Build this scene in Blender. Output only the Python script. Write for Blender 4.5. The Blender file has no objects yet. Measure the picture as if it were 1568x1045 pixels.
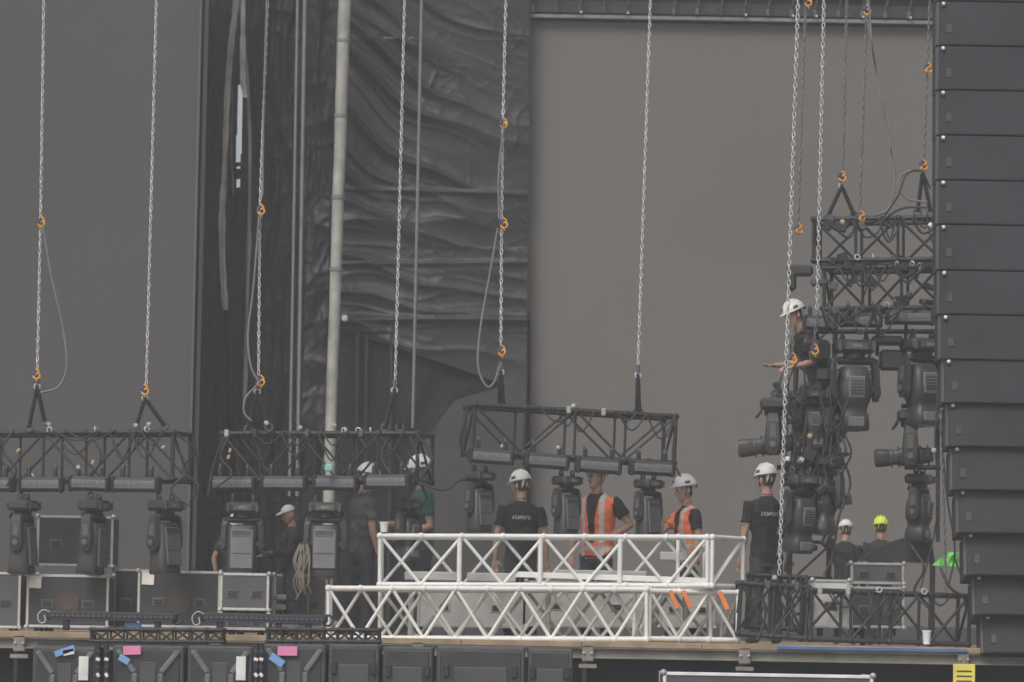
import bpy, bmesh, math, random
import numpy as np
from mathutils import Vector, Matrix, noise
random.seed(7)
sc=bpy.context.scene
# ------------------------------------------------------------ camera
F=5800.0; PITCH=math.atan((965-522.5)/F); ROLL=math.radians(1.0)
CAM=Vector((0,-40,0.10))
fw=Vector((0,math.cos(PITCH),math.sin(PITCH))); r0=Vector((1,0,0)); u0=Vector((0,-math.sin(PITCH),math.cos(PITCH)))
UP=u0*math.cos(ROLL)-r0*math.sin(ROLL); RT=r0*math.cos(ROLL)+u0*math.sin(ROLL)
cd=bpy.data.cameras.new("camera"); cam=bpy.data.objects.new("camera",cd); sc.collection.objects.link(cam)
cd.sensor_width=36; cd.lens=36*F/1568; cd.clip_end=3000; cd.clip_start=0.5
cd.dof.use_dof=True; cd.dof.focus_distance=32.0; cd.dof.aperture_fstop=4.5
M=Matrix((RT,UP,-fw)).transposed().to_4x4(); M.translation=CAM; cam.matrix_world=M
sc.camera=cam
def W(px,py,y):
    """survey helper: world position of a sighted point at stage depth y"""
    d=RT*(px-784)+UP*(522.5-py)+fw*F
    return CAM+d*((y+40)/d.y)
def S(y): return F/(40+y)

# ------------------------------------------------------------ materials
MATS={}
def mat(name,col,rough=0.6,metal=0.0,var=0.15,scale=6.0,bump=0.0,bscale=40.0,spec=0.5,coat=0):
    if name in MATS: return MATS[name]
    m=bpy.data.materials.new(name); m.use_nodes=True; nt=m.node_tree; N=nt.nodes; L=nt.links
    b=N["Principled BSDF"]; b.inputs["Roughness"].default_value=rough; b.inputs["Metallic"].default_value=metal
    b.inputs["Specular IOR Level"].default_value=spec
    tc=N.new("ShaderNodeTexCoord"); nz=N.new("ShaderNodeTexNoise"); nz.inputs["Scale"].default_value=scale; nz.inputs["Detail"].default_value=5
    L.new(tc.outputs["Object"],nz.inputs["Vector"])
    r=N.new("ShaderNodeValToRGB"); c=Vector(col)
    a=c*(1-var); d=c*(1+var)
    r.color_ramp.elements[0].position=0.3; r.color_ramp.elements[0].color=(*a,1)
    r.color_ramp.elements[1].position=0.7; r.color_ramp.elements[1].color=(min(d[0],1),min(d[1],1),min(d[2],1),1)
    L.new(nz.outputs["Fac"],r.inputs["Fac"]); L.new(r.outputs["Color"],b.inputs["Base Color"])
    if bump>0:
        n2=N.new("ShaderNodeTexNoise"); n2.inputs["Scale"].default_value=bscale; n2.inputs["Detail"].default_value=3
        L.new(tc.outputs["Object"],n2.inputs["Vector"])
        bp=N.new("ShaderNodeBump"); bp.inputs["Strength"].default_value=bump; bp.inputs["Distance"].default_value=0.02
        L.new(n2.outputs["Fac"],bp.inputs["Height"]); L.new(bp.outputs["Normal"],b.inputs["Normal"])
    MATS[name]=m; return m
BLK=mat("black_powdercoat",(0.030,0.031,0.033),0.5,0,0.25,9)
BLK2=mat("dark_plastic",(0.044,0.045,0.049),0.45,0,0.2,5)
GRYP=mat("grey_plastic",(0.10,0.103,0.11),0.5,0,0.15,6)
PANEL=mat("fixture_panel_grey",(0.17,0.173,0.18),0.4,0,0.12,5)
LENS=mat("lens_glass",(0.22,0.225,0.235),0.25,0.1,0.2,20)
STEEL=mat("galvanised_steel",(0.58,0.58,0.56),0.5,0.3,0.15,30)
CHAIN=mat("chain_steel",(0.68,0.67,0.64),0.5,0.1,0.2,15)
DCHAIN=mat("dark_chain",(0.22,0.22,0.22),0.5,0.2,0.2,15)
CABLE=mat("rubber_cable",(0.035,0.035,0.037),0.6)
GCAB=mat("grey_cable",(0.2,0.2,0.2),0.6)
WHITE=mat("white_truss_paint",(0.80,0.80,0.78),0.5,0,0.08,4)
WGREY=mat("white_truss_greyer",(0.64,0.64,0.61),0.5,0,0.2,8)  # greyer, more mottled white for rear diagonals, cross members and the shelf
ALU=mat("aluminium_edge",(0.46,0.46,0.45),0.45,0.3,0.15,12)
ORG=mat("orange_hook",(0.8,0.38,0.04),0.4,0,0.1,10)
BLU=mat("blue_shackle",(0.06,0.08,0.2),0.4,0,0.2,10)
CASEB=mat("case_black",(0.042,0.043,0.047),0.5,0,0.25,3)
CASEG=mat("case_grey",(0.09,0.092,0.098),0.5,0,0.15,3)
CASEW=mat("case_white",(0.44,0.44,0.43),0.5,0,0.15,4)
PAPER=mat("white_label",(0.8,0.8,0.78),0.6)
PINK=mat("pink_tape",(0.85,0.28,0.5),0.6)
BTAPE=mat("blue_tape",(0.2,0.42,0.75),0.6)
YEL=mat("yellow_label",(0.8,0.7,0.12),0.6)
GREEN=mat("green_cloth",(0.22,0.75,0.15),0.7)
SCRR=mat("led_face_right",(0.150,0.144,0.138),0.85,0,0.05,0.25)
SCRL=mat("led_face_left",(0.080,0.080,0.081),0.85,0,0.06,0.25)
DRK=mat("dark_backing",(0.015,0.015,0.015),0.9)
TARP=mat("black_tarpaulin",(0.023,0.0235,0.025),0.50,0,0.25,1.5,0.25,5,spec=.42)
TARPL=mat("black_sheeting",(0.014,0.014,0.016),0.6,0,0.3,1.5,0.4,5,spec=.35)
DRAPE=mat("black_drape",(0.016,0.016,0.018),0.8,0,0.35,1.5,0.3,9,spec=.3)
WRAP=mat("grey_wrap",(0.34,0.34,0.32),0.6,0,0.35,3,0.5,9)
WOOD=mat("deck_plywood",(0.36,0.27,0.17),0.7,0,0.25,5,0.2,30)
BEAM=mat("stage_beam",(0.26,0.24,0.21),0.55,0.1,0.3,3)
ARR=mat("speaker_grille",(0.043,0.046,0.053),0.65,0,0.2,1.2,0.2,60,spec=.3)
ARRS=mat("speaker_side",(0.11,0.11,0.115),0.55,0,0.15,3)
ASPH=mat("asphalt",(0.05,0.05,0.05),0.9,0,0.2,2,0.3,40)
BSTRIP=mat("blue_edge_strip",(0.08,0.17,0.42),0.5)
# ------------------------------------------------------------ mesh builder
def rotz(a): return Matrix.Rotation(a,3,'Z')
def rotx(a): return Matrix.Rotation(a,3,'X')
def roty(a): return Matrix.Rotation(a,3,'Y')
I3=Matrix.Identity(3)
class MB:
    def __init__(s): s.v=[];s.f=[];s.m=[];s.s=[];s.mats=[]
    def mi(s,m):
        if m not in s.mats: s.mats.append(m)
        return s.mats.index(m)
    def add(s,vs,fs,m,smooth=False):
        o=len(s.v); s.v.extend([tuple(v) for v in vs]); k=s.mi(m)
        for f in fs: s.f.append([i+o for i in f]); s.m.append(k); s.s.append(smooth)
    def loft(s,rings,m,smooth=True,cap=True):
        n=len(rings[0]); vs=[p for r in rings for p in r]; fs=[]
        for i in range(len(rings)-1):
            for j in range(n):
                fs.append([i*n+j,i*n+(j+1)%n,(i+1)*n+(j+1)%n,(i+1)*n+j])
        s.add(vs,fs,m,smooth)
        if cap:
            s.add(rings[0],[list(range(n))[::-1]],m,False); s.add(rings[-1],[list(range(n))],m,False)
    def path(s,pts,r,m,n=6,cap=True):
        pts=[Vector(p) for p in pts]; rings=[]
        rr=r if isinstance(r,(list,tuple)) else [r]*len(pts)
        u=None
        for i,p in enumerate(pts):
            t=(pts[min(i+1,len(pts)-1)]-pts[max(i-1,0)]).normalized()
            if u is None:
                u=t.cross(Vector((0,1,0)))
                if u.length<0.1: u=t.cross(Vector((1,0,0)))
            u=(u-t*u.dot(t)).normalized(); w=t.cross(u)
            rings.append([p+(u*math.cos(2*math.pi*k/n)+w*math.sin(2*math.pi*k/n))*rr[i] for k in range(n)])
        s.loft(rings,m,True,cap)
    def tube(s,a,b,r,m,r2=None,n=8): s.path([a,b],[r,r if r2 is None else r2],m,n)
    def box(s,c,size,m,R=I3,bv=0.0):
        c=Vector(c); h=[x/2 for x in size]
        if bv<=0:
            vs=[c+R@Vector((x*h[0],y*h[1],z*h[2])) for x in(-1,1) for y in(-1,1) for z in(-1,1)]
            s.add(vs,[[0,1,3,2],[4,6,7,5],[0,4,5,1],[2,3,7,6],[0,2,6,4],[1,5,7,3]],m); return
        bv=min(bv,min(h)*0.9); idx={};vs=[]
        for sg in [(x,y,z) for x in(-1,1) for y in(-1,1) for z in(-1,1)]:
            for t in range(3):
                p=Vector([sg[k]*(h[k] if k==t else h[k]-bv) for k in range(3)])
                idx[(sg,t)]=len(vs); vs.append(c+R@p)
        fs=[]
        for t in range(3):
            a,b=[k for k in range(3) if k!=t]
            for q in(-1,1):
                fc=[]
                for (x,y) in [(-1,-1),(1,-1),(1,1),(-1,1)]:
                    g=[0,0,0]; g[t]=q; g[a]=x; g[b]=y; fc.append(idx[(tuple(g),t)])
                fs.append(fc)
            for x in(-1,1):
                for y in(-1,1):
                    g1=[0,0,0];g1[a]=x;g1[b]=y;g2=list(g1);g1[t]=-1;g2[t]=1;g1=tuple(g1);g2=tuple(g2)
                    fs.append([idx[(g1,a)],idx[(g2,a)],idx[(g2,b)],idx[(g1,b)]])
        for sg in [(x,y,z) for x in(-1,1) for y in(-1,1) for z in(-1,1)]:
            fs.append([idx[(sg,0)],idx[(sg,1)],idx[(sg,2)]])
        s.add(vs,fs,m)
    def ell(s,c,r,m,R=I3,nu=12,nv=8,zmin=-1.0):
        c=Vector(c); rings=[]
        a0=math.asin(max(-1,zmin)); 
        for i in range(nv+1):
            a=a0+(math.pi/2-a0)*i/nv
            if a<-math.pi/2+0.02:a=-math.pi/2+0.02
            if a>math.pi/2-0.02:a=math.pi/2-0.02
            rings.append([c+R@Vector((r[0]*math.cos(a)*math.cos(t),r[1]*math.cos(a)*math.sin(t),r[2]*math.sin(a))) for t in [2*math.pi*k/nu for k in range(nu)]])
        s.loft(rings,m,True,True)
    def torus(s,c,R0,r,m,R=I3,sx=1,sy=1,nu=14,nv=6):
        c=Vector(c); vs=[];fs=[]
        for i in range(nu):
            t=2*math.pi*i/nu
            for j in range(nv):
                p=2*math.pi*j/nv
                vs.append(c+R@Vector(((R0*sx+r*math.cos(p))*math.cos(t),(R0*sy+r*math.cos(p))*math.sin(t),r*math.sin(p))))
        for i in range(nu):
            for j in range(nv):
                fs.append([i*nv+j,((i+1)%nu)*nv+j,((i+1)%nu)*nv+(j+1)%nv,i*nv+(j+1)%nv])
        s.add(vs,fs,m,True)
    def build(s,name,parent=None,recalc=True,xf=None):
        me=bpy.data.meshes.new(name)
        co=np.array(s.v,dtype=float)
        mn=co.min(0);mx=co.max(0); org=Vector(((mn[0]+mx[0])/2,(mn[1]+mx[1])/2,mn[2]))
        if xf is not None: org=Vector((0,0,0))
        co=co-np.array(org)
        me.from_pydata([tuple(c) for c in co],[],s.f)
        me.polygons.foreach_set("material_index",s.m); me.polygons.foreach_set("use_smooth",s.s)
        for m in s.mats: me.materials.append(m)
        if recalc:
            bm=bmesh.new(); bm.from_mesh(me); bmesh.ops.recalc_face_normals(bm,faces=bm.faces[:]); bm.to_mesh(me); bm.free()
        me.update()
        ob=bpy.data.objects.new(name,me); sc.collection.objects.link(ob)
        ob.location=org
        if xf is not None: ob.matrix_world=xf
        if parent is not None:
            ob.parent=parent; ob.matrix_parent_inverse=Matrix.Translation(-Vector(parent.location))
        return ob
def curve_pts(P,n=10):
    P=[Vector(p) for p in P]; out=[]
    Q=[P[0]*2-P[1]]+P+[P[-1]*2-P[-2]]
    for i in range(1,len(Q)-2):
        for k in range(n):
            t=k/n; a,b,c,d=Q[i-1],Q[i],Q[i+1],Q[i+2]
            out.append(0.5*((2*b)+(c-a)*t+(2*a-5*b+4*c-d)*t*t+(3*b-a-3*c+d)*t**3))
    out.append(P[-1]); return out

# ------------------------------------------------------------ world, sun, haze
w=bpy.data.worlds.new("World"); sc.world=w; w.use_nodes=True
nt=w.node_tree; bg=nt.nodes["Background"]; sky=nt.nodes.new("ShaderNodeTexSky"); sky.sky_type='NISHITA'; sky.sun_disc=False
EL=math.radians(48); AZ=math.radians(205)
sky.sun_elevation=EL; sky.sun_rotation=AZ; sky.dust_density=4; sky.air_density=1.0; sky.ozone_density=0.6
hs=nt.nodes.new("ShaderNodeHueSaturation"); hs.inputs["Saturation"].default_value=0.45
nt.links.new(sky.outputs[0],hs.inputs["Color"]); nt.links.new(hs.outputs[0],bg.inputs[0]); bg.inputs[1].default_value=0.122
ld=bpy.data.lights.new("sun",'SUN'); ld.energy=1.45; ld.angle=math.radians(22); ld.color=(1,0.96,0.9)
sun=bpy.data.objects.new("sun",ld); sc.collection.objects.link(sun)
sd=Vector((math.sin(AZ)*math.cos(EL),math.cos(AZ)*math.cos(EL),math.sin(EL)))
sun.rotation_euler=sd.to_track_quat('Z','Y').to_euler(); sun.location=(0,-10,20)
sc.view_settings.view_transform='Standard'; sc.view_settings.look='None'; sc.view_settings.exposure=0
hz=bpy.data.materials.new("dusty_air"); hz.use_nodes=True; n_=hz.node_tree; n_.nodes.remove(n_.nodes["Principled BSDF"])
vs_=n_.nodes.new("ShaderNodeVolumeScatter"); vs_.inputs["Density"].default_value=0.0027; vs_.inputs["Color"].default_value=(.96,.97,1,1)
n_.links.new(vs_.outputs[0],n_.nodes["Material Output"].inputs["Volume"])
b=MB(); b.box((0,-10,9),(120,110,20.9),hz); b.build("haze")

# ------------------------------------------------------------ ground + stage
b=MB(); b.add([(-600,-600,-1.5),(600,-600,-1.5),(600,900,-1.5),(-600,900,-1.5)],[[0,1,2,3]],ASPH); b.build("ground",recalc=False)
b=MB()
x=-9.0
while x<9:
    b.box((x+0.61,5.25,-0.03),(1.215,13.5,0.06),WOOD,bv=0.004); x+=1.22
b.box((0,-1.44,-0.165),(18,0.10,0.012),BEAM)
b.box((0,-1.42,-0.12),(18,0.02,0.10),BEAM); b.box((0,-1.44,-0.068),(18,0.10,0.012),BEAM)
for px in (30,330,640,900,1140,1475):
    p=W(px,1000,-1.45)
    b.box((p.x,-1.475,-0.12),(0.12,0.05,0.17),BEAM,bv=0.01)
    b.tube((p.x-0.03,-1.46,-0.2),(p.x-0.03,-1.46,-1.5),0.03,BLK); b.box((p.x,-1.46,-0.25),(0.18,0.08,0.04),BEAM)
    for q in(-.04,.04): b.ell((p.x+q,-1.51,-0.12),(.014,.014,.014),STEEL,nu=6,nv=4)
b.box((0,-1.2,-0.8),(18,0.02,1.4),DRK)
pa=W(1190,985,-1.5);pb=W(1480,985,-1.5)
b.box(((pa.x+pb.x)/2,-1.512,-0.03),(pb.x-pa.x,0.02,0.03),BSTRIP)
b.build("stage_deck")

# ------------------------------------------------------------ LED screens
def screen(name,TL,BR,y,face,cols,rows,frame=True):
    a=W(TL[0],TL[1],y); c=W(BR[0],BR[1],y); b=MB()
    x0,x1,z0,z1=a.x,c.x,max(c.z,0.02),a.z
    b.box(((x0+x1)/2,y+0.12,(z0+z1)/2),(x1-x0,0.12,z1-z0),DRK)
    dx=(x1-x0)/cols; dz=(z1-z0)/rows
    for i in range(cols):
        for j in range(rows):
            b.box((x0+dx*(i+.5),y+0.02+random.uniform(-.0006,.0006),z0+dz*(j+.5)),(dx-0.0004,0.05,dz-0.0004),face)
    return b,x0,x1,z0,z1
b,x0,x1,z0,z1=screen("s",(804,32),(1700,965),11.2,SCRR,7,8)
b.box(((x0+x1)/2,11.1,z1+0.05),(x1-x0,0.1,0.045),mat("frame_profile",(.2,.2,.2),.5))
for k in range(2): b.tube((x0-.2,11.0+k*.5,z1+.5),(x1,11.0+k*.5,z1+.5),0.03,BLK)
b.box(((x0+x1)/2-.1,11.3,z1+0.2),(x1-x0+.2,0.3,0.16),BLK)
b.box(((x0+x1)/2-.1,11.6,z1+1.2),(x1-x0+.2,0.05,2.4),DRK)
x=x0+.1
while x<x1:
    b.box((x,11.05,z1+.14),(.05,.08,.10),GRYP if random.random()<.5 else BLK2,bv=.01); b.tube((x,11.05,z1+.2),(x+.1,11.1,z1+.55),.015,BLK)
    if random.random()<.5: b.box((x+.02,11.0,z1+.10),(.025,.03,.03),STEEL)
    x+=.32
b.build("led_video_wall")
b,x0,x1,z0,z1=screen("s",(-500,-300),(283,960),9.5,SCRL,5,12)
b.box((x1+.02,9.5,(z0+z1)/2),(.03,.12,z1-z0),GRYP)
b.box((x1+.1,9.5,(z0+z1)/2),(.05,.1,z1-z0),BLK)
b.build("led_video_wall")

# ------------------------------------------------------------ tarps & drapes
def sheet(name,TL,TR,BR,BL,y,nx,nz,disp,m,hole=None,edge=None):
    b=MB(); vs=[];fs=[]
    for j in range(nz+1):
        v=j/nz
        for i in range(nx+1):
            u=i/nx
            px=(TL[0]*(1-u)+TR[0]*u)*(1-v)+(BL[0]*(1-u)+BR[0]*u)*v
            py=(TL[1]*(1-u)+TR[1]*u)*(1-v)+(BL[1]*(1-u)+BR[1]*u)*v
            if edge: px+=edge(u,py)
            p=W(px,py,y); p.y+=disp(px,py); vs.append(p)
    for j in range(nz):
        for i in range(nx):
            px,py=(TL[0]+(TR[0]-TL[0])*(i+.5)/nx, TL[1]+(BL[1]-TL[1])*(j+.5)/nz)
            if hole and hole(px,py): continue
            a=j*(nx+1)+i; fs.append([a,a+1,a+nx+2,a+nx+1])
    b.add(vs,fs,m,True); return b.build(name,recalc=False)
def nz3(a,b,c=0.0): return noise.noise(Vector((a,b,c)))
def ridge(a,b,c=0.0): return 1-abs(nz3(a,b,c))*2
def rp(a,b,c,p): return max(0,ridge(a,b,c))**p
def crumple(px,py,sd):
    wx=px+nz3(px/40,py/40,sd)*18; wy=py+nz3(px/40,py/40,sd+4)*18
    return .030*rp(wx/42,wy/55,sd,4)+.014*rp(wx/20,wy/24,sd+2,3)+.005*rp(wx/9,wy/11,sd+3,2)
def tarpd(px,py):
    X=px-530
    # hanging swags: fan out of the tie points on the mast and sag to the right
    k=min(max((py-270)/40,0),1)
    sag1=py-0.95*X+0.0016*X*X
    sag2=py-0.30*X+0.0006*X*X
    if py>380: sag2=py-0.10*X
    w1=nz3(px/110,py/110,1.3)*22; w2=nz3(px/110,py/110,6.3)*16
    f1=.17*rp((sag1+w1)/56,X/330,1.3,2.4)+.025*rp((sag1+w1)/24,X/120,4.1,3)
    f2=.09*rp((sag2+w2)/50,X/300,8.1,3)+.022*rp((sag2+w2)/22,X/120,3.1,3)
    env1=(0.15+0.85*math.exp(-(max(0,X-50)/110.0)**1.6))*(1 if py>60 else .55)
    d=f1*(1-k)*env1+f2*k*(0.25+0.75*math.exp(-(max(0,X-50)/130)**1.5))*(1 if py<510 else .5)
    d+=crumple(px,py,2.2)*(0.30+0.35*nz3(px/80,py/80,12))*(1 if X<150 else .7)
    d+=0.04*math.exp(-((py-290-X*.03)/3.5)**2)+0.04*math.exp(-((py-405+X*.01)/3.5)**2)+0.08*math.exp(-((py-490-X*.0)/5)**2)
    d+=.06*nz3(px/120,py/160,4.4)
    return -d
sheet("tarpaulin",(534,-120),(812,-120),(806,600),(510,500),10.9,220,360,tarpd,TARP,edge=lambda u,py:(nz3(py/60,u*3)*4))
sheet("tarpaulin",(505,440),(812,480),(812,975),(490,975),11.05,90,110,lambda px,py:-0.04*ridge(px/60+py/140,py/300,2)-crumple(px,py,7.7)*.8,DRAPE)
def draped(px,py):
    return -0.11*rp(px/38+nz3(px/80,py/200)*.8,py/700,3,1.6)-0.03*rp(px/15+py/260,py/200,7,2)-crumple(px,py,5.5)*1.1
def hole(px,py):
    e=nz3(py/22,1.7)*4; c=374-(py-130)*0.012
    if 130<py<250 and c-4+e*.4<px<c+4+e*.2 : return True
    if 250<=py<290 and c-2<px<c+3: return nz3(py/9,4.2)>-.1
    if 150<py<262 and 353+e*.5<px<356+e: return nz3(py/12,9)>0.05
    return False
sheet("stage_drape",(282,-120),(560,-120),(530,975),(268,975),11.6,190,340,draped,TARPL,hole=hole)
sheet("stage_drape",(472,330),(505,290),(500,660),(462,660),11.2,30,110,lambda px,py:-0.07*ridge(px/30+py/90,py/70,4)-crumple(px,py,3)*1.2,TARP)
def strip(pts,wid,y,m,name):
    b=MB(); P=curve_pts([W(a,c,y) for a,c in pts],14); vs=[];fs=[]
    n=len(P)
    for i,p in enumerate(P):
        tw=nz3(i*.13,wid); ww=wid/S(y)*(0.75+.5*abs(nz3(i*.2,wid+3)))
        for k in range(5):
            q=(k/4-.5); vs.append(p+Vector((q*ww,math.sin(k*2+i*.2)*.03+tw*.1,0)))
    for i in range(n-1):
        for k in range(4): a=i*5+k; fs.append([a,a+1,a+6,a+5])
    b.add(vs,fs,m,True); b.build(name,recalc=False)
CD=mat("cloth_dark",(0.15,0.15,0.15),.7)
strip([(366,-60),(360,20),(350,110),(344,250),(340,370),(345,475)],11,10.5,WRAP,"torn_cloth_strip")
strip([(370,-60),(370,20),(378,120),(383,260),(380,420),(374,620)],7,10.5,CD,"torn_cloth_strip")
strip([(372,-60),(372,40),(372,120),(376,150)],10,10.45,WRAP,"torn_cloth_strip")
strip([(352,110),(356,160),(354,230),(358,300)],3,10.6,CD,"torn_cloth_strip")
# wrapped mast
b=MB(); P=[W(532,-150,10.2)]
for i in range(1,80):
    py=-150+i*11; p=W(528-(py)*0.033,py,10.2); p.x+=nz3(i*.13,2)*.008; P.append(p)
b.path(P,[0.088-0.0002*i+0.006*nz3(i*.6,5) for i in range(len(P))],WRAP,14)
for py in (60,175,300,410): b.path([W(528-py*.033,py,10.2),W(528-(py+5)*.033,py+5,10.2)],.093,GCAB,14)
b.box(W(528,488,10.05),(.08,.10,.08),CASEW,bv=.015)
b.tube(W(505,700,10.2),(W(505,700,10.2).x,10.2,0),.08,WRAP)
b.build("wrapped_mast")
b=MB()
for (xa,xb,r,m) in ((457,443,.020,GCAB),(468,455,.026,GCAB),(292,276,.03,BLK2)):
    b.tube(W(xa,-80,10.3),W(xb,760,10.3),r,m)
b.build("support_cables")
b=MB()
for px in (548,562,600):
    b.tube(W(px,500,10.9),W(px-6,960,10.9),.025,BLK)
b.build("scaffold_frame")
p=W(640,590,10.8);q=W(800,960,10.8); b=MB()
b.add([(p.x,10.75,p.z-.9),(q.x,10.75,p.z+.1),(q.x,10.75,.02),(p.x,10.75,.02),(p.x+.5,10.75,p.z-.2)],[[0,4,1,2,3]],mat("backdrop_grey",(.05,.05,.051),.85)); b.build("backdrop_panel",recalc=False)

# ------------------------------------------------------------ line array
b=MB()
lefts=[(-62,1440),(2,1439),(70,1438),(138,1438),(207,1438),(276,1438),(344,1438),(414,1439),(482,1440),(551,1443),(619,1450),(687,1456),(755,1463),(822,1474),(888,1487),(950,1500),(1010,1513)]
yy=-2.0
for i in range(len(lefts)-1):
    (ya,xa),(yb,xb)=lefts[i],lefts[i+1]
    back=max(0,(xa-1440))/75*0.5
    p=W((xa+xb)/2,ya,yy+back); q=W((xa+xb)/2,yb,yy+back); h=p.z-q.z; wd=1.35
    tilt=-math.radians(max(0,i-8)*1.6); R=roty(math.radians(random.uniform(-.15,.15)))@rotx(tilt)
    c=Vector((p.x+wd/2,yy+back+.3,(p.z+q.z)/2))
    b.box(c,(wd,.6,h-.010),ARR,R,bv=.005)
    b.box(c+R@Vector((0,-.302,0)),(wd-.12,.010,h-.035),ARR,R)
    b.box(c+R@Vector((-wd/2-.008,-.2,0)),(.03,.12,h*.96),ARRS,R,bv=.006)
    b.box(c+R@Vector((-wd/2+.045,-.308,h*.5-.045)),(.055,.02,.045),BLK2,R,bv=.008)
    b.ell(c+R@Vector((-wd/2+.04,-.325,h*.5-.03)),(.02,.012,.02),PAPER,R,nu=8,nv=5)
    b.box(c+R@Vector((-wd/2+.10,-.312,-.05)),(.06,.012,.09),mat("speaker_badge",(.07,.073,.08),.6),R,bv=.004)
    b.box(c+R@Vector((.25,-.312,h*.5-.035)),(.03,.012,.02),BLK,R,bv=.004)
b.build("line_array_loudspeaker")

# ------------------------------------------------------------ chains / hoists
def chain(b,a,c,m,lw=0.014,pitch=0.052,r=0.0066):
    a=Vector(a);c=Vector(c); d=(c-a); L=d.length; d.normalize(); n=int(L/pitch)
    q=d.to_track_quat('X','Z').to_matrix()
    for i in range(n):
        R=q@rotx(math.pi/2*(i%2)+.5+random.uniform(-.15,.15))
        b.torus(a+d*(i+.5)*pitch,1,r,m,R,sx=pitch*.62,sy=lw,nu=8,nv=4)
def hook(b,p,s=1.0,rot=0.3):
    p=Vector(p)
    b.torus(p+Vector((.02,0,0))*s,.042*s,.013*s,ORG,rotz(rot)@rotx(1.3),nu=12,nv=6)
    b.box(p+Vector((-.02,0,.04))*s,(.05*s,.05*s,.07*s),BLU,roty(.4),bv=.012*s)
    b.path(curve_pts([p+Vector((0,0,.1))*s,p+Vector((.05,0,.05))*s,p+Vector((-.03,0,0))*s,p+Vector((.03,0,-.07))*s],4),.012*s,ORG,6)
def hoist(pts,y,m=CHAIN,hooks=(),bridle=None,loops=(),lw=.014,thin=False,white=None):
    b=MB()
    P=[W(px,py,y) for px,py in pts]
    for i in range(len(P)-1):
        if thin: b.tube(P[i],P[i+1],lw,m,n=6)
        else: chain(b,P[i],P[i+1],m,lw)
    for h in hooks: hook(b,W(h[0],h[1],y-.03),.8,random.uniform(-.8,.8))
    if bridle:
        top=W(*bridle[0],y)
        b.tube(top+Vector((0,0,.11)),top+Vector((0,0,.03)),.022,mat("shackle_violet",(.12,.11,.2),.5)); b.torus(top,.03,.010,STEEL,rotx(1.57))
        for e in bridle[1:]:
            b.tube(top,W(*e,y+.1),.022,BLK)
            b.torus(W(*e,y+.1),.04,.012,GRYP,rotx(1.57))
    for lp in loops:
        b.path(curve_pts([W(q[0],q[1],y-.05) for q in lp],8),.012,GCAB,6)
    b.build("chain_hoist")
hoist([(68,-60),(62,345),(57,572)],.3,hooks=[(62,343),(54,576)],bridle=[(57,592),(44,655),(68,645)],loops=[[(66,345),(78,420),(96,500),(102,560),(90,592),(62,602)]])
hoist([(241,-60),(224,592)],.3,hooks=[(220,600)],bridle=[(222,610),(208,655),(252,652)])
hoist([(412,-60),(398,322),(396,580)],.3,hooks=[(398,324),(398,586)],bridle=[(394,600),(380,658),(412,655)],loops=[[(397,330),(388,440),(380,510),(384,560),(398,588)],[(410,-40),(404,160),(402,300)],[(394,590),(376,610),(374,632),(385,645)]])
hoist([(621,-60),(605,592)],.3,bridle=[(604,598),(590,655),(612,655)])
hoist([(647,-60),(632,655)],1.3,m=GCAB,thin=True,lw=.018)
hoist([(776,-60),(770,190),(768,345),(767,535)],.3,hooks=[(770,192),(770,345),(767,540)],bridle=[(767,570),(764,620),(771,620)],loops=[[(762,350),(750,420),(736,500),(732,560),(745,592),(757,585),(765,560)],[(772,190),(764,260),(764,335)]])
hoist([(998,-60),(977,562)],.3,bridle=[(977,575),(975,632),(979,632)])
hoist([(1224,-60),(1193,885)],-.6,lw=.018)
hoist([(1263,-60),(1251,480)],.1,lw=.017)
hoist([(1236,-60),(1222,350)],.9,m=DCHAIN,hooks=[(1222,353),(1236,5)])
hoist([(1298,-60),(1291,262)],.9,m=DCHAIN,hooks=[(1288,273)],bridle=[(1289,285),(1266,335),(1308,330)])
hoist([(1330,-60),(1317,322)],.5,m=DCHAIN,hooks=[(1326,18),(1318,334)],loops=[[(1328,30),(1345,130),(1362,220),(1370,270),(1362,318),(1340,330)]])
hoist([(1426,-60),(1415,245)],.5,m=DCHAIN,hooks=[(1420,107),(1413,256)],bridle=[(1413,262),(1405,325),(1425,325)],loops=[[(1410,262),(1385,265),(1376,285),(1390,305),(1420,310)],[(1330,0),(1338,90),(1360,180),(1366,260)]])
hoist([(1440,610),(1449,905)],-.9,m=DCHAIN)
hoist([(1252,480),(1246,528)],.1,m=DCHAIN,hooks=[(1246,538)])
hoist([(1216,500),(1213,545)],.1,m=DCHAIN,hooks=[(1213,552)])

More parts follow.
